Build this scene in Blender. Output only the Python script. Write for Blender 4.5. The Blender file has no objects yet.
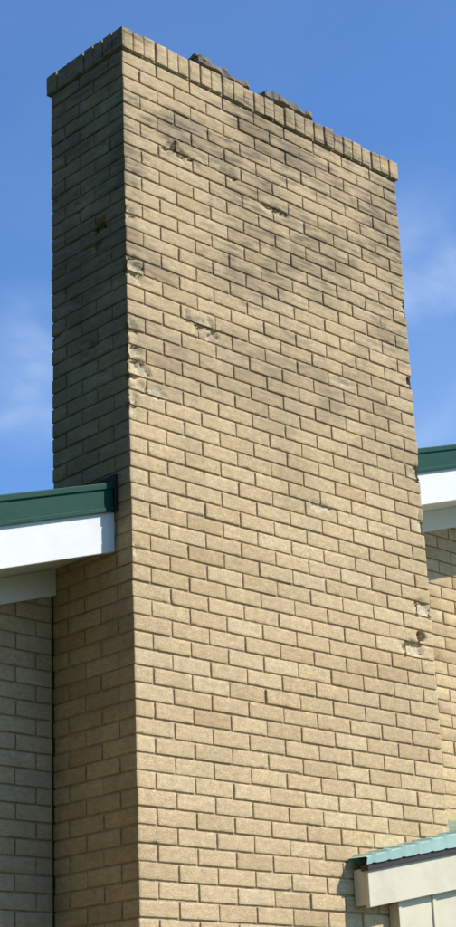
import bpy, math, numpy as np
from mathutils import Matrix, Vector
rng=np.random.default_rng(7)
sc=bpy.context.scene
W=1.8288; D=0.508; H=6.11
J=.0078; BL=.1954; BH=.0599; BD=.0938; PITCH=.0677; HEAD=.1016

# ---------------------------------------------------------------- noise
def _h(ix,iy,iz,s):
    n=(ix*374761393+iy*668265263+iz*2147483647+s*1274126177)&0xffffffff
    n=((n^(n>>13))*1274126177)&0xffffffff
    n=((n^(n>>16))*2246822519)&0xffffffff
    return ((n^(n>>15))&0xffff)/65535.*2-1
def vnoise(P,scale,seed=0):
    Q=P*scale; I=np.floor(Q).astype(np.int64); f=Q-I; f=f*f*(3-2*f); r=0
    for a in(0,1):
        for b in(0,1):
            for c in(0,1):
                w=(f[...,0] if a else 1-f[...,0])*(f[...,1] if b else 1-f[...,1])*(f[...,2] if c else 1-f[...,2])
                r=r+w*_h(I[...,0]+a,I[...,1]+b,I[...,2]+c,seed)
    return r
def sstep(a,b,x):
    t=np.clip((x-a)/(b-a),0,1);return t*t*(3-2*t)

# damage: (x or y, z, rx, rz, depth)
F_SP=[(.36,5.595,.10,.024,.013),(.30,5.63,.05,.026,.014),(.415,4.79,.13,.036,.010),(.50,4.745,.07,.024,.013),
      (.03,4.49,.06,.11,.014),(.04,4.93,.06,.055,.013),(1.67,3.53,.10,.045,.012),(1.735,3.60,.026,.024,.05),
      (1.77,3.74,.06,.055,.009),(1.815,4.90,.024,.034,.05),(.02,4.33,.04,.04,.010),(.62,5.60,.06,.018,.009),
      (.92,5.52,.08,.020,.010),(1.5,5.2,.05,.018,.007),(1.1,4.1,.06,.018,.005),
      (1.80,4.42,.04,.05,.011),(1.3,4.75,.06,.018,.006),(.02,5.2,.03,.04,.010),(.02,4.66,.035,.05,.011),(1.81,4.15,.03,.06,.011),
      (.02,3.7,.025,.04,.007),(1.81,5.3,.025,.05,.009),(.14,4.40,.06,.02,.007)]
S_SP=[(.166,5.20,.034,.030,.05),(.25,4.66,.06,.035,.009),(.16,4.50,.04,.025,.008),(.38,4.9,.06,.03,.008),
      (.30,5.35,.05,.03,.007),(.12,5.55,.05,.03,.008),(.4,5.6,.05,.03,.007),(.20,5.10,.04,.02,.009),(.49,5.4,.03,.08,.010),(.49,4.8,.03,.06,.009)]
def spall(P,axis):
    L=F_SP if axis==1 else S_SP
    u=P[...,0] if axis==1 else P[...,1]; z=P[...,2]
    n=.65*vnoise(P*np.array([1,1,1.3]),30,3)+.4*vnoise(P,85,5)
    dep=np.zeros(u.shape);m=np.zeros(u.shape)
    for (a,b,ra,rb,d) in L:
        r=np.sqrt(((u-a)/ra)**2+((z-b)/rb)**2)+n
        w=1-sstep(.68,.95,r)
        dep=np.maximum(dep,w*d*(1+.5*vnoise(P,110,9)));m=np.maximum(m,w)
    return dep,m

# ---------------------------------------------------------------- box templates
_T={}
def template(nx,ny,nz):
    k=(nx,ny,nz)
    if k in _T:return _T[k]
    ids={};vs=[]
    def vid(i,j,l):
        t=(i,j,l)
        if t not in ids: ids[t]=len(vs);vs.append(t)
        return ids[t]
    q=[]
    for i in range(nx):
        for l in range(nz):
            q.append((vid(i,0,l),vid(i+1,0,l),vid(i+1,0,l+1),vid(i,0,l+1)))
            q.append((vid(i,ny,l),vid(i,ny,l+1),vid(i+1,ny,l+1),vid(i+1,ny,l)))
    for j in range(ny):
        for l in range(nz):
            q.append((vid(0,j,l),vid(0,j,l+1),vid(0,j+1,l+1),vid(0,j+1,l)))
            q.append((vid(nx,j,l),vid(nx,j+1,l),vid(nx,j+1,l+1),vid(nx,j,l+1)))
    for i in range(nx):
        for j in range(ny):
            q.append((vid(i,j,0),vid(i,j+1,0),vid(i+1,j+1,0),vid(i+1,j,0)))
            q.append((vid(i,j,nz),vid(i+1,j,nz),vid(i+1,j+1,nz),vid(i,j+1,nz)))
    _T[k]=(np.array(vs),np.array(q));return _T[k]
def bricks_mesh(name,B,res,mat,parent,dmg=False,jit=.0009,chip=.6):
    B=np.array(B,float);N=len(B)
    V,Q=template(*res);n=np.array(res)
    lo=B[:,:3]+rng.uniform(-.0010,.0010,(N,3));hi=B[:,3:]+rng.uniform(-.0010,.0010,(N,3))
    Ls=hi-lo;e=.0022
    P=np.empty((N,len(V),3))
    for a in range(3):
        i=V[:,a][None,:];L=Ls[:,a][:,None]
        c=e+(i-1)/(n[a]-2)*(L-2*e)
        P[:,:,a]=lo[:,a][:,None]+np.where(i==0,0,np.where(i==n[a],L,c))
    sgn=np.where(V==0,-1,np.where(V==n,1,0)).astype(float)
    ext=(np.abs(sgn).sum(1)>=2)
    off=rng.uniform(-50,50,(N,1,3))
    nz=vnoise(P+off,70,1)
    ch=np.clip(vnoise(P+off,55,2)-.42,0,1)*.006*chip
    inward=np.where(ext[None,:],.0005+ch,-.0005*nz)
    P-=sgn[None]*inward[...,None]
    c=(lo+hi)/2
    tilt=rng.normal(0,.004,(N,1))
    P[:,:,2]+=(P[:,:,0]-c[:,0][:,None])*tilt*(Ls[:,0]>Ls[:,1])[:,None]
    P+=rng.normal(0,jit,(N,1,3))*np.array([1,1,.4])
    col=np.zeros((N,len(V),4));col[:,:,0]=rng.random((N,1));col[:,:,2]=rng.random((N,1));col[:,:,3]=1
    if dmg:
        fr=(V[:,1]==0)[None,:]&(P[:,:,1]<.03)
        d,m=spall(P,1);P[:,:,1]+=np.where(fr,d,0);col[:,:,1]=np.where(fr,m,0)
        sd=(V[:,0]==0)[None,:]&(P[:,:,0]<.03)
        d,m=spall(P,0);P[:,:,0]+=np.where(sd,d,0);col[:,:,1]=np.maximum(col[:,:,1],np.where(sd,m,0))
        lt=(V[:,0]==0)[None,:]&(P[:,:,0]<.03)&(P[:,:,1]<.02)
        d,m=spall(P,1);P[:,:,0]+=np.where(lt,d*.7,0)
        rt=(V[:,0]==res[0])[None,:]&(P[:,:,0]>W-.03)&(P[:,:,1]<.06)
        P[:,:,0]-=np.where(rt,d,0)
    F=(Q[None]+np.arange(N)[:,None,None]*len(V)).reshape(-1,4)
    return mesh(name,P.reshape(-1,3),F,mat,parent,col.reshape(-1,4))
def mesh(name,V,F,mat,parent=None,col=None,smooth=False):
    me=bpy.data.meshes.new(name)
    V=np.asarray(V,float)
    if isinstance(F,np.ndarray):
        me.vertices.add(len(V));me.vertices.foreach_set('co',V.ravel())
        me.loops.add(F.size);me.loops.foreach_set('vertex_index',F.ravel().astype(np.int32))
        me.polygons.add(len(F));me.polygons.foreach_set('loop_start',(np.arange(len(F))*F.shape[1]).astype(np.int32))
        me.update(calc_edges=True)
    else: me.from_pydata(V.tolist(),[],F);me.update()
    if col is not None:
        a=me.color_attributes.new('bcol','FLOAT_COLOR','POINT');a.data.foreach_set('color',col.ravel())
    ob=bpy.data.objects.new(name,me);sc.collection.objects.link(ob)
    me.materials.append(mat)
    if parent: ob.parent=parent
    return ob
def empty(name):
    o=bpy.data.objects.new(name,None);sc.collection.objects.link(o);return o
BOXF=[(0,1,2,3),(7,6,5,4),(0,4,5,1),(1,5,6,2),(2,6,7,3),(3,7,4,0)]
def slopebox(name,x0,x1,y0,y1,zb,zt,mat,parent,bev=.003):
    v=[(x0,y0,zb(x0)),(x0,y1,zb(x0)),(x1,y1,zb(x1)),(x1,y0,zb(x1)),(x0,y0,zt(x0)),(x0,y1,zt(x0)),(x1,y1,zt(x1)),(x1,y0,zt(x1))]
    o=mesh(name,v,[tuple(f) for f in BOXF],mat,parent)
    if bev:
        m=o.modifiers.new('b','BEVEL');m.width=bev;m.segments=2
    return o
def box(name,x0,x1,y0,y1,z0,z1,mat,parent,bev=.003):
    return slopebox(name,x0,x1,y0,y1,lambda x:z0,lambda x:z1,mat,parent,bev)

# ---------------------------------------------------------------- materials
class NT:
    def __init__(s,name):
        s.m=bpy.data.materials.new(name);s.m.use_nodes=True;s.t=s.m.node_tree;s.b=s.t.nodes['Principled BSDF']
        s.tc=s.t.nodes.new('ShaderNodeTexCoord').outputs['Object']
    def n(s,t,**k):
        o=s.t.nodes.new(t)
        for a,b in k.items(): setattr(o,a,b)
        return o
    def l(s,a,b): s.t.links.new(a,b)
    def noise(s,scale,detail=4,vec=(1,1,1),rough=.55,dist=0):
        mp=s.n('ShaderNodeMapping');mp.inputs['Scale'].default_value=vec;s.l(s.tc,mp.inputs[0])
        o=s.n('ShaderNodeTexNoise');s.l(mp.outputs[0],o.inputs['Vector'])
        o.inputs['Scale'].default_value=scale;o.inputs['Detail'].default_value=detail;o.inputs['Roughness'].default_value=rough;o.inputs['Distortion'].default_value=dist
        return o.outputs['Fac']
    def mr(s,x,a,b,c,d,sm=False):
        o=s.n('ShaderNodeMapRange');o.clamp=True
        if sm:o.interpolation_type='SMOOTHSTEP'
        s.l(x,o.inputs[0])
        for i,v in enumerate((a,b,c,d)): o.inputs[i+1].default_value=v
        return o.outputs[0]
    def math(s,op,a,b):
        o=s.n('ShaderNodeMath',operation=op)
        for i,v in enumerate((a,b)):
            if isinstance(v,(int,float)):o.inputs[i].default_value=v
            else:s.l(v,o.inputs[i])
        return o.outputs[0]
    def mix(s,f,a,b,mode='MIX'):
        o=s.n('ShaderNodeMix',data_type='RGBA',blend_type=mode)
        for sock,v in((o.inputs[0],f),(o.inputs[6],a),(o.inputs[7],b)):
            if isinstance(v,(int,float)):sock.default_value=v
            elif isinstance(v,tuple):sock.default_value=v+(1,)
            else:s.l(v,sock)
        return o.outputs[2]
    def bump(s,h,strength,dist,prev=None):
        o=s.n('ShaderNodeBump');o.inputs['Strength'].default_value=strength;o.inputs['Distance'].default_value=dist
        s.l(h,o.inputs['Height'])
        if prev:s.l(prev,o.inputs['Normal'])
        return o.outputs[0]
    def fin(s,col,rough=.9,normal=None,spec=.3,metal=0):
        if isinstance(col,tuple):s.b.inputs['Base Color'].default_value=col+(1,)
        else:s.l(col,s.b.inputs['Base Color'])
        if isinstance(rough,(int,float)):s.b.inputs['Roughness'].default_value=rough
        else:s.l(rough,s.b.inputs['Roughness'])
        s.b.inputs['Specular IOR Level'].default_value=spec;s.b.inputs['Metallic'].default_value=metal
        if normal:s.l(normal,s.b.inputs['Normal'])
        return s.m
def brick_mat(name,dirtmul=1.,mortar=False):
    s=NT(name)
    sp=s.n('ShaderNodeSeparateXYZ');s.l(s.tc,sp.inputs[0]);z=sp.outputs[2]
    if not mortar:
        at=s.n('ShaderNodeVertexColor',layer_name='bcol');sc3=s.n('ShaderNodeSeparateColor');s.l(at.outputs[0],sc3.inputs[0])
        rp=s.n('ShaderNodeValToRGB');s.l(sc3.outputs[0],rp.inputs[0]);cr=rp.color_ramp
        for i,(p,c) in enumerate([(0,(.65,.47,.26)),(.12,(.70,.52,.295)),(.5,(.75,.56,.325)),(.85,(.78,.59,.345)),(1,(.81,.625,.38))]):
            e=cr.elements[i] if i<2 else cr.elements.new(p)
            e.position=p;e.color=c+(1,)
        col=rp.outputs[0]
        col=s.mix(sc3.outputs[1],col,(.82,.68,.46))
    else:
        col=s.mix(s.noise(30,2),(.48,.37,.22),(.62,.49,.31))
    fine=s.noise(120,3,(1,1,1.25),.75)
    col=s.mix(1.,col,s.mix(s.mr(fine,.34,.66,0,1),(.72,.69,.64),(1.08,1.08,1.08)),'MULTIPLY')
    mid=s.noise(26,2,(1,1,2),.6)
    col=s.mix(1.,col,s.mix(s.mr(mid,.35,.65,0,1),(.86,.85,.84),(1.06,1.06,1.05)),'MULTIPLY')
    big=s.noise(1.7,5,(1,1,1.6),.62,.6);strk=s.noise(7,3,(1,1,.35),.6)
    hgt=s.mr(z,3.3,5.9,.22,1.,True)
    d=s.math('MULTIPLY',s.mr(big,.40,.62,0,1,True),s.mr(strk,.30,.60,.3,1.))
    d=s.math('MULTIPLY',s.math('MULTIPLY',d,hgt),.66*dirtmul)
    col=s.mix(d,col,(.20,.155,.10))
    sootb=s.math('MULTIPLY',s.mr(s.noise(13,4,(.4,.4,3.4),.65),.47,.61,0,1),s.mr(z,4.2,5.6,0,.85))
    col=s.mix(s.math('MULTIPLY',sootb,s.mr(big,.35,.53,0,1)),col,(.11,.088,.065))
    top=s.mr(z,3.8,5.9,0,.22*dirtmul,True)
    col=s.mix(top,col,(.30,.24,.155))
    side=s.math('MULTIPLY',s.mr(sp.outputs[0],.002,.012,1,0),s.mr(s.noise(5,4,(1,1,1),.6),.35,.65,.25,.6))  # mottled grime plus painted-in shade: darkens the left faces in the brick colour
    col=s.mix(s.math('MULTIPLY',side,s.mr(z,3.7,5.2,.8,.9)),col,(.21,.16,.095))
    n=s.bump(s.noise(160,2,(1,1,1.5),.75),.9,.0035)
    return s.fin(col,.95,n,.12)
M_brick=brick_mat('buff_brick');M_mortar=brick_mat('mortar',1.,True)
def painted(name,c,rough=.5,dirt=.25,sc_=3.,spec=.4,streak=True):
    s=NT(name)
    a=s.mr(s.noise(sc_,5,(1,1,1),.65),.42,.72,0,dirt)
    col=s.mix(a,c,tuple(x*.5 for x in c))
    b=s.mr(s.noise(60,3,(1,1,1),.6),.3,.7,0,.10)
    col=s.mix(b,col,tuple(x*.6 for x in c))
    return s.fin(col,rough,s.bump(s.noise(45,3,(.3,1,1)),.25,.002),spec)
M_white=painted('white_fascia_paint',(.80,.78,.74),.55,.16,6)
M_soffit=painted('soffit_paint',(.78,.77,.72),.7,.15)
M_cream=painted('cream_paint',(.74,.65,.46),.6,.30,7)
M_green=painted('dark_green_metal',(.006,.062,.038),.5,.4,9,.15)
M_teal=painted('weathered_teal_metal',(.44,.62,.53),.5,.35,12,.4)
M_brown=painted('brown_drip_edge',(.05,.028,.02),.5,.3)
M_tar=painted('black_tar',(.012,.012,.012),.6,.3)
M_conc=painted('weathered_concrete',(.25,.215,.175),.95,.75,14,.1)
M_clay=painted('clay_flue',(.34,.20,.13),.9,.6,9,.1)
M_bark=painted('bark',(.12,.085,.06),.95,.5,9,.1)
s=NT('leaves');M_leaf=s.fin(s.mix(s.noise(1.1,3),(.035,.075,.018),(.08,.12,.03)),.7,None,.2)
s=NT('window_glass');M_glass=s.fin((.02,.03,.035),.05,None,.6)
s=NT('lawn_grass');M_grass=s.fin(s.mix(s.noise(.8,6,(1,1,1),.7),(.045,.06,.02),(.10,.10,.045)),.95,s.bump(s.noise(60,3),.8,.02))

# ---------------------------------------------------------------- chimney
chim=empty('brick_chimney')
hiB=[];loB=[]
ctop=H-HEAD
k=0
while True:
    zt=ctop-J-k*PITCH; zb=zt-BH
    if zb<-.1:break
    T=hiB if zb>1.95 else loB
    def add(x0,x1,y0,y1,vis): (T if vis else loB).append((x0,y0,zb,x1,y1,zt))
    S=BL+J
    if k%2==0:
        for i in range(9): add(i*S,i*S+BL,0,BD,1)
        for i in range(2):
            y=HEAD+i*S; add(0,BD,y,y+BL,1); add(W-J-BD,W-J,y,y+BL,0)
        for i in range(8): add(HEAD+i*S,HEAD+i*S+BL,D-BD,D-.004,0)
    else:
        for i in range(2):
            y=i*S; add(0,BD,y,y+BL,1); add(W-J-BD,W-J,y,y+BL,1)
        for i in range(8): add(HEAD+i*S,HEAD+i*S+BL,0,BD,1)
        for i in range(9): add(i*S,i*S+BL,D-BD,D-.004,0)
    k+=1
xb=[b for b in hiB if (b[3]-b[0])>(b[4]-b[1])];yb=[b for b in hiB if (b[3]-b[0])<=(b[4]-b[1])]
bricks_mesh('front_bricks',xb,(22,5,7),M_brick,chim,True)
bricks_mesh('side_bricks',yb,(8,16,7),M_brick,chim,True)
bricks_mesh('rear_and_base_bricks',loB,(4,4,3),M_brick,chim)
cap=[];zt=H;zb=H-HEAD+.002;pr=.012
Wc=W-J+2*pr; n=27; px=(Wc+J)/n
for i in range(n):
    x=-pr+i*px
    dz=rng.normal(0,.0028)
    cap.append((x,-pr,zb,x+px-J,.055,zt+dz)); cap.append((x,D-.055,zb,x+px-J,D+pr,zt-dz))
y0=.055+J;y1=D-.055-J;n=6;py=(y1-y0+J)/n
for i in range(n):
    y=y0+i*py;dz=rng.normal(0,.0028)
    cap.append((-pr,y,zb,.055,y+py-J,zt+dz));cap.append((W-J+pr-.065,y,zb,W-J+pr,y+py-J,zt+dz))
bricks_mesh('rowlock_cap_bricks',cap,(6,6,8),M_brick,chim,False,.0024,1.6)
def sheet(name,axis,a0,a1,z0,z1,c,sgn,step,dm):
    na=max(2,int((a1-a0)/step));nzz=int((z1-z0)/step)
    A,Z=np.meshgrid(np.linspace(a0,a1,na+1),np.linspace(z0,z1,nzz+1))
    P=np.zeros(A.shape+(3,));P[...,2]=Z
    if axis==1:P[...,0]=A;P[...,1]=c
    else:P[...,1]=A;P[...,0]=c
    rec=.0014*vnoise(P,60,11)+.0010*vnoise(P,170,12)
    if dm: rec=rec+spall(P,axis)[0]*1.05
    P[...,axis]+=sgn*(rec)
    I=np.arange(A.size).reshape(A.shape)
    F=np.stack([I[:-1,:-1],I[:-1,1:],I[1:,1:],I[1:,:-1]],-1).reshape(-1,4)
    if (axis==1 and sgn<0) or (axis==0 and sgn>0):F=F[:,::-1]
    return mesh(name,P.reshape(-1,3),np.ascontiguousarray(F),M_mortar,chim)
r=.0060
sheet('mortar_front',1,r,W-J-r,1.9,H-.02,r,1,.006,True)
sheet('mortar_left',0,r,D-r,1.9,H-.02,r,1,.006,True)
sheet('mortar_right',0,r,D-r,0,H-.02,W-J-r,-1,.02,False)
sheet('mortar_back',1,r,W-J-r,0,H-.02,D-r-.004,-1,.02,False)
sheet('mortar_front_base',1,r,W-J-r,0,1.9,r,1,.02,False)
sheet('mortar_left_base',0,r,D-r,0,1.9,r,1,.02,False)
box('cap_mortar',-pr+.009,W-J+pr-.009,-pr+.009,D+pr-.009,H-HEAD-.004,H-.012,M_mortar,chim,.002)
def crown(x0,x1,y0,y1,z0,h,mat,name,seed,nx=26,ny=18,top=0,rag=.03,slope=0):
    us=np.linspace(-1,1,nx+1);vs_=np.linspace(-1,1,ny+1)
    U,Vv=np.meshgrid(us,vs_);X=x0+(U+1)/2*(x1-x0);Y=y0+(Vv+1)/2*(y1-y0)
    P=np.stack([X,Y,X*0+seed],-1)
    edge=np.maximum(abs(U),abs(Vv))
    Z=z0+h*(1-top*edge**2)+.012*vnoise(P,22,seed)+.008*vnoise(P,60,seed)
    k=1+rag*vnoise(np.stack([U*0+seed,U*2.2,Vv*2.2],-1),1.6,seed)
    X=(x0+x1)/2+(X-(x0+x1)/2)*k;Y=(y0+y1)/2+(Y-(y0+y1)/2)*k
    T=np.stack([X,Y,Z+slope*U],-1).reshape(-1,3);Bm=np.stack([X,Y,X*0+z0+slope*U],-1)
    Bm[...,:2]+=.010*vnoise(P,50,seed+1)[...,None];Bm=Bm.reshape(-1,3)
    I=np.arange(X.size).reshape(X.shape);n0=X.size
    F=[tuple(q) for q in np.stack([I[:-1,:-1],I[:-1,1:],I[1:,1:],I[1:,:-1]],-1).reshape(-1,4)]
    F+=[tuple(np.array(q)[::-1]+n0) for q in list(F)]
    ring=list(I[0,:])+list(I[1:,-1])+list(I[-1,-2::-1])+list(I[-2:0:-1,0])
    for a,b in zip(ring,ring[1:]+ring[:1]):F.append((b,a,a+n0,b+n0))
    F=[tuple(int(i) for i in q) for q in F]
    return mesh(name,np.vstack([T,Bm]),F,mat,chim)
crown(.05,W-J-.05,.05,D-.05,H-.012,.05,M_conc,'mortar_crown',3,40,16,.9,.0)
def flue(name,x0,x1,y0,y1,z0,z1):
    t=.022;v=[];
    for (a,b,c,d) in((x0,x1,y0,y1),(x0+t,x1-t,y0+t,y1-t)):
        for z in(z0,z1): v+=[(a,c,z),(b,c,z),(b,d,z),(a,d,z)]
    F=[]
    for i in range(4):
        j=(i+1)%4
        F+=[(i,j,j+4,i+4),(8+j,8+i,12+i,12+j),(4+i,4+j,12+j,12+i)]
    o=mesh(name,v,F,M_clay,chim);m=o.modifiers.new('b','BEVEL');m.width=.006;m.segments=2
flue('clay_flue_liner',.72,.94,.215,.43,H,H+.205)
flue('clay_flue_liner_2',1.16,1.37,.215,.43,H,H+.21)
crown(.645,1.0,.185,.45,H+.198,.034,M_conc,'flue_cap_slab',5,34,18,.2,.12,-.004)
crown(.65,.86,.20,.44,H+.234,.026,M_conc,'flue_cap_slab_upper',6,28,16,.5,.25,.0)
crown(1.09,1.44,.185,.45,H+.203,.032,M_conc,'flue_cap_slab_2',8,34,18,.2,.12)
crown(1.12,1.34,.20,.44,H+.234,.020,M_conc,'flue_cap_slab_upper_2',9,28,16,.5,.25)

# ---------------------------------------------------------------- house
house=empty('brick_house')
SL=.312; RX=3.2; yF=.102; yW=.50
def zr(x): return 3.992+SL*x if x<=RX else 3.992+SL*RX-SL*(x-RX)
XL=-4.6; XR=2*RX-XL
def off(d): return lambda x:zr(x)+d
segs=[(XL,0.0-.002,1),(W-J+.002,RX,2),(RX,XR,3)]
for a,b,i in segs:
    slopebox('green_rake_trim_%d'%i,a,b,yF-.012,yF+.03,off(-.112),off(0),M_green,house,.004)
    slopebox('green_rake_hem_%d'%i,a,b,yF-.018,yF-.010,off(-.118),off(-.100),M_green,house,.002)
    slopebox('green_rake_cap_%d'%i,a,b,yF-.020,yF+.02,off(-.022),off(.006),M_green,house,.004)
    slopebox('white_rake_fascia_%d'%i,a,b,yF,yF+.025,off(-.285),off(-.110),M_white,house,.003)
    slopebox('soffit_%d'%i,a,b,yF+.025,yW+.1,off(-.262),off(-.246),M_soffit,house,.002)
    slopebox('frieze_board_%d'%i,a,b,yW-.022,yW+.012,off(-.375),off(-.263),M_soffit,house,.002)
def roofplate(name,x0,x1,y0,y1,d0=-.10,d1=-.012): slopebox(name,x0,x1,y0,y1,off(d0),off(d1),M_green,house,0)
roofplate('metal_roof_front_left',XL,-.002,yF+.03,D+.02);roofplate('metal_roof_front_right',W+.002,RX,yF+.03,D+.02)
roofplate('metal_roof_front_far',RX,XR,yF+.03,D+.02)
roofplate('metal_roof_left_slope',XL,RX,D+.02,9.5);roofplate('metal_roof_right_slope',RX,XR,D+.02,9.5)
for j in range(24):
    y=D+.3+j*.38
    slopebox('roof_rib_l%d'%j,XL,RX,y,y+.03,off(-.012),off(.02),M_green,house,0)
    slopebox('roof_rib_r%d'%j,RX,XR,y,y+.03,off(-.012),off(.02),M_green,house,0)
slopebox('tar_flashing',-.018,-.001,yF-.024,D,off(-.12),off(.04),M_tar,house,.004)
slopebox('tar_flashing_right',W-J+.001,W-J+.016,yF-.024,D,off(-.02),off(.04),M_tar,house,.004)
wb=[];S=BL+J
def wall(x0,x1,ph,win=None):
    kk=0
    while True:
        zt=ctop-J-kk*PITCH;zb=zt-BH
        if zb<-.1:break
        x=x0+(0 if kk%2 else -HEAD)
        while x<x1:
            a=max(x,x0);b=min(x+BL,x1)
            if b-a>.03 and zt<min(zr(a),zr(b))-.27:
                if not(win and b>win[0] and a<win[1] and zt>win[2] and zb<win[3]):
                    wb.append((a,yW,zb,b,yW+BD,zt))
            x+=S
        kk+=1
wall(XL+.45,-.012,0,(-3.2,-2.0,1.0,2.25));wall(W+.003,XR-.45,0,(6.5,7.8,1.0,2.25))
bricks_mesh('wall_bricks',wb,(4,3,3),M_brick,house)
def wallback(name,pts,y0,y1,mat):
    n=len(pts);v=[(x,y0,z) for x,z in pts]+[(x,y1,z) for x,z in pts]
    F=[tuple(range(n)),tuple(range(2*n-1,n-1,-1))]+[(i,i+n,(i+1)%n+n,(i+1)%n) for i in range(n)]
    return mesh(name,v,F,mat,house)
zz=lambda x:zr(x)-.27
wallback('gable_wall_left',[(XL+.45,0),(-.004,0),(-.004,zz(0)),(XL+.45,zz(XL+.45))],yW+.007,9.2,M_mortar)
wallback('gable_wall_right',[(W+.004,0),(XR-.45,0),(XR-.45,zz(XR-.45)),(RX,zz(RX)),(W+.004,zz(W))],yW+.007,9.2,M_mortar)
wallback('wall_behind_chimney',[(-.003,0),(W+.003,0),(W+.003,zz(W)),(-.003,zz(0))],D+.03,9.1,M_mortar)
for i,(a,b) in enumerate(((-3.2,-2.0),(6.5,7.8))):
    box('window_glass_%d'%i,a,b,yW-.0,yW+.006,1.0,2.25,M_glass,house,0)
    for n_,q in(('l',(a,a+.05,1.0,2.25)),('r',(b-.05,b,1.0,2.25)),('t',(a+.05,b-.05,2.2,2.25)),('m',(a+.05,b-.05,1.6,1.64)),('s',(a+.05,b-.05,1.0,1.05))):
        box('window_frame_%s%d'%(n_,i),q[0],q[1],yW-.02,yW+.02,q[2],q[3],M_white,house,.003)

# ---------------------------------------------------------------- side porch
porch=empty('side_porch')
p0=-.085; PE=1.165; PX=5.2
ft=lambda x:2.520+.188*(x-PE)
fb=lambda x:2.360+.180*(x-PE)
tt=lambda x:2.567+.232*(x-PE)
slopebox('cream_fascia',PE+.004,PX,p0,p0+.022,fb,ft,M_cream,porch,.003)
slopebox('brown_drip_edge',PE-.006,PX,p0-.012,p0+.03,lambda x:ft(x)-.012,lambda x:ft(x)+.014,M_brown,porch,.002)
slopebox('soffit_board',PE+.004,PX,p0+.022,-.004,lambda x:fb(x)+.012,lambda x:fb(x)+.028,M_cream,porch,.001)
slopebox('end_board',PE+.004,PE+.026,p0+.022,-.004,lambda x:fb(x)+.028,lambda x:ft(x)-.002,M_cream,porch,.001)
nx=700;xs=np.linspace(PE-.022,PX,nx)
prof=np.array([max(0,1-abs(((x/.095)%1)-.5)/.18) for x in xs]);prof=np.clip(prof*1.5,0,1)*.010
V=[];F=[]
for x,p in zip(xs,prof):
    zt_=tt(x)+p; zb_=ft(x)+.014+.35*p
    yb_=-.004 if x<W+.002 else .49
    V+=[(x,p0-.020,zb_),(x,p0-.026-.3*p,zt_-.004),(x,p0-.016,zt_),(x,yb_,zt_+.035*(yb_-p0)),(x,yb_,zt_-.03)]
for i in range(nx-1):
    for j in range(4):F.append((5*i+j,5*i+5+j,5*i+6+j,5*i+1+j))
mesh('ribbed_metal_roof',V,F,M_teal,porch)
slopebox('cream_siding_wall',1.385,PX-.1,p0+.032,-.006,lambda x:0,lambda x:fb(x)+.012,M_cream,porch,.002)
box('porch_body',W+.01,PX-.1,-.006,.49,0,2.38,M_cream,porch,0)
box('corner_trim_board',1.377,1.397,p0+.026,-.004,0,2.39,M_cream,porch,.002)
x=1.6
i=0
while x<PX-.15:
    slopebox('batten_%d'%i,x,x+.022,p0+.024,p0+.034,lambda x:0,lambda x:fb(x)+.011,M_cream,porch,.002);x+=.3;i+=1

# ---------------------------------------------------------------- ground
g=bpy.data.meshes.new('ground');R_=1500
g.from_pydata([(-R_,-R_,0),(R_,-R_,0),(R_,R_,0),(-R_,R_,0)],[],[(0,1,2,3)]);go=bpy.data.objects.new('ground',g);sc.collection.objects.link(go);g.materials.append(M_grass)

# ---------------------------------------------------------------- unseen trees, added left of the house to block sky fill on the chimney side
def leaf_crown(seed):
    r=np.random.default_rng(seed);n=17000
    cl=r.normal(0,1,(90,3));cl/=np.linalg.norm(cl,axis=1)[:,None];cl*=r.uniform(.25,1,(90,1))**.6*np.array([3.0,3.0,3.6])
    c=cl[r.integers(0,90,n)]+r.normal(0,.48,(n,3))+np.array([0,0,6.2])
    a=r.normal(0,1,(n,3));a/=np.linalg.norm(a,axis=1)[:,None];b=np.cross(a,r.normal(0,1,(n,3)));b/=np.linalg.norm(b,axis=1)[:,None]
    s_=r.uniform(.07,.15,(n,1))
    V=np.stack([c-a*s_,c+b*s_*.55,c+a*s_,c-b*s_*.55],1).reshape(-1,3)
    return V,np.arange(4*n).reshape(-1,4)
def trunk(seed):
    r=np.random.default_rng(seed);V=[];F=[]
    def tube(pts,rad):
        b0=len(V)
        for p,q in zip(pts,rad):
            for k in range(8):
                a=k*math.pi/4;V.append((p[0]+q*math.cos(a),p[1]+q*math.sin(a),p[2]))
        for i in range(len(pts)-1):
            for k in range(8):F.append((b0+8*i+k,b0+8*i+(k+1)%8,b0+8*i+8+(k+1)%8,b0+8*i+8+k))
    tube([(0,0,-.05),(0,0,.5),(.08,.02,2.5),(.02,.1,5),(0,0,8)],[.32,.24,.19,.13,.03])
    for k in range(7):
        a=k*.9+r.random();h=2.6+k*.5
        tube([(0,0,h),(math.cos(a)*1.1,math.sin(a)*1.1,h+.9),(math.cos(a)*2.2,math.sin(a)*2.2,h+2.1)],[.11,.07,.02])
    return V,F
lv=[leaf_crown(i) for i in(1,2)];tk=trunk(4)
proto={}
for i,(x,y,s_,rz) in enumerate([(-10.5,-6,1.35,0),(-11,1.2,1.4,1.3),(-11,8,1.35,2.2),(-13,15,1.3,.6),(-9.5,-13,1.3,3.)]):
    tree=empty('sky_block_tree');tree.location=(x,y,0);tree.scale=(s_,)*3;tree.rotation_euler=(0,0,rz)
    if i<2:
        proto[i]=(mesh('leaves',lv[i][0],lv[i][1],M_leaf,tree).data,mesh('trunk',tk[0],tk[1],M_bark,tree).data)
    else:
        for d_,nm in zip(proto[i%2],('leaves','trunk')):
            o=bpy.data.objects.new(nm,d_);sc.collection.objects.link(o);o.parent=tree

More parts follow.
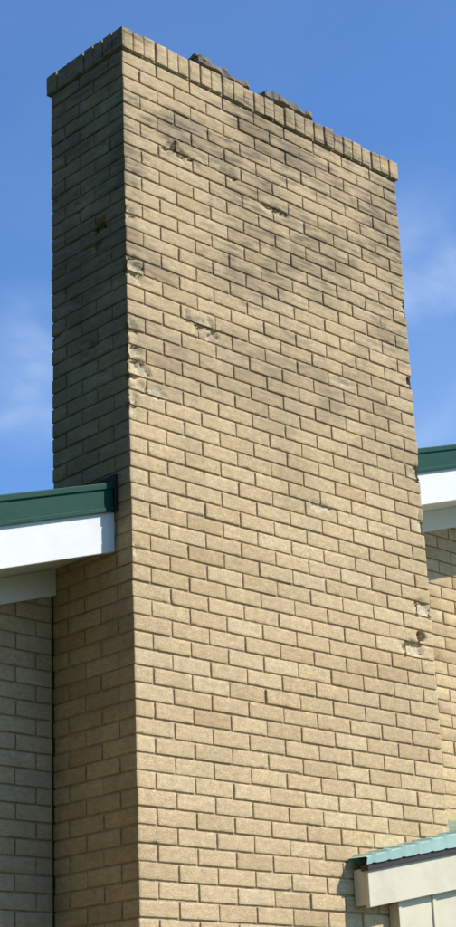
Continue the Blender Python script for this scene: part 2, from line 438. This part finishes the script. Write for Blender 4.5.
# ---------------------------------------------------------------- light
AZ=math.radians(36);EL=math.radians(42)
sd=Vector((math.sin(AZ)*math.cos(EL),-math.cos(AZ)*math.cos(EL),math.sin(EL)))
L=bpy.data.lights.new('sun','SUN');L.energy=5;L.angle=math.radians(.5);L.color=(1,.955,.87)
lo_=bpy.data.objects.new('sun',L);sc.collection.objects.link(lo_);lo_.rotation_euler=sd.to_track_quat('Z','Y').to_euler();lo_.location=(6,-8,12)
w=bpy.data.worlds.new('World');sc.world=w;w.use_nodes=True;t=w.node_tree;N=t.nodes;Lk=t.links
bg=N['Background']
sky=N.new('ShaderNodeTexSky');sky.sky_type='NISHITA';sky.sun_disc=False;sky.sun_elevation=EL;sky.sun_rotation=math.pi-AZ
sky.air_density=1.0;sky.dust_density=.3;sky.ozone_density=2.2
tint=N.new('ShaderNodeMix');tint.data_type='RGBA';tint.blend_type='MULTIPLY';tint.inputs[0].default_value=1;Lk.new(sky.outputs[0],tint.inputs[6]);tint.inputs[7].default_value=(.74,1.10,1.5,1)
tc=N.new('ShaderNodeTexCoord')
mp=N.new('ShaderNodeMapping');mp.inputs['Scale'].default_value=(1,1,2.2);mp.inputs['Rotation'].default_value=(.25,.1,0);Lk.new(tc.outputs['Generated'],mp.inputs[0])
nz=N.new('ShaderNodeTexNoise');nz.inputs['Scale'].default_value=7;nz.inputs['Detail'].default_value=7;nz.inputs['Roughness'].default_value=.5;nz.inputs['Distortion'].default_value=.5;Lk.new(mp.outputs[0],nz.inputs[0])
def blob(c,r0,r1):
    d=N.new('ShaderNodeVectorMath');d.operation='DISTANCE';Lk.new(tc.outputs['Generated'],d.inputs[0]);d.inputs[1].default_value=c
    m=N.new('ShaderNodeMapRange');m.interpolation_type='SMOOTHSTEP';Lk.new(d.outputs['Value'],m.inputs[0])
    for i,v in enumerate((r0,r1,1,0)):m.inputs[i+1].default_value=v
    return m.outputs[0]
def mth(op,a,b):
    o=N.new('ShaderNodeMath');o.operation=op
    for i,v in enumerate((a,b)):
        if isinstance(v,(int,float)):o.inputs[i].default_value=v
        else:Lk.new(v,o.inputs[i])
    return o.outputs[0]
bl=mth('ADD',mth('MULTIPLY',blob((.5525,.7308,.4027),.0,.06),.9),mth('ADD',mth('MULTIPLY',blob((.730,.559,.38),.0,.15),.75),.03))
m=N.new('ShaderNodeMapRange');m.interpolation_type='SMOOTHSTEP';Lk.new(nz.outputs['Fac'],m.inputs[0])
for i,v in enumerate((.33,.75,.14,1)):m.inputs[i+1].default_value=v
cf=mth('MINIMUM',mth('MULTIPLY',bl,m.outputs[0]),.8)
mx=N.new('ShaderNodeMix');mx.data_type='RGBA';Lk.new(cf,mx.inputs[0]);Lk.new(tint.outputs[2],mx.inputs[6]);mx.inputs[7].default_value=(6.0,7.2,8.6,1)
Lk.new(mx.outputs[2],bg.inputs['Color']);bg.inputs['Strength'].default_value=.135

# ---------------------------------------------------------------- camera
psi,th,ro,f=.7958,.3583,-.0417,1733.2
Fv=Vector((math.cos(th)*math.cos(psi),math.cos(th)*math.sin(psi),math.sin(th)))
R0=Vector((math.sin(psi),-math.cos(psi),0));U0=R0.cross(Fv)
Rv=math.cos(ro)*R0+math.sin(ro)*U0;Uv=-math.sin(ro)*R0+math.cos(ro)*U0
cd=bpy.data.cameras.new('camera');co=bpy.data.objects.new('camera',cd);sc.collection.objects.link(co)
Mx=Matrix(((Rv.x,Uv.x,-Fv.x,-3.7939*1.125),(Rv.y,Uv.y,-Fv.y,-4.3701*1.125),(Rv.z,Uv.z,-Fv.z,1.6),(0,0,0,1)))
co.matrix_world=Mx
cd.sensor_fit='VERTICAL';cd.sensor_height=24;cd.lens=24*f/927;cd.clip_end=4000;cd.clip_start=.05
sc.camera=co
sc.view_settings.view_transform='Standard';sc.view_settings.look='None';sc.view_settings.exposure=0
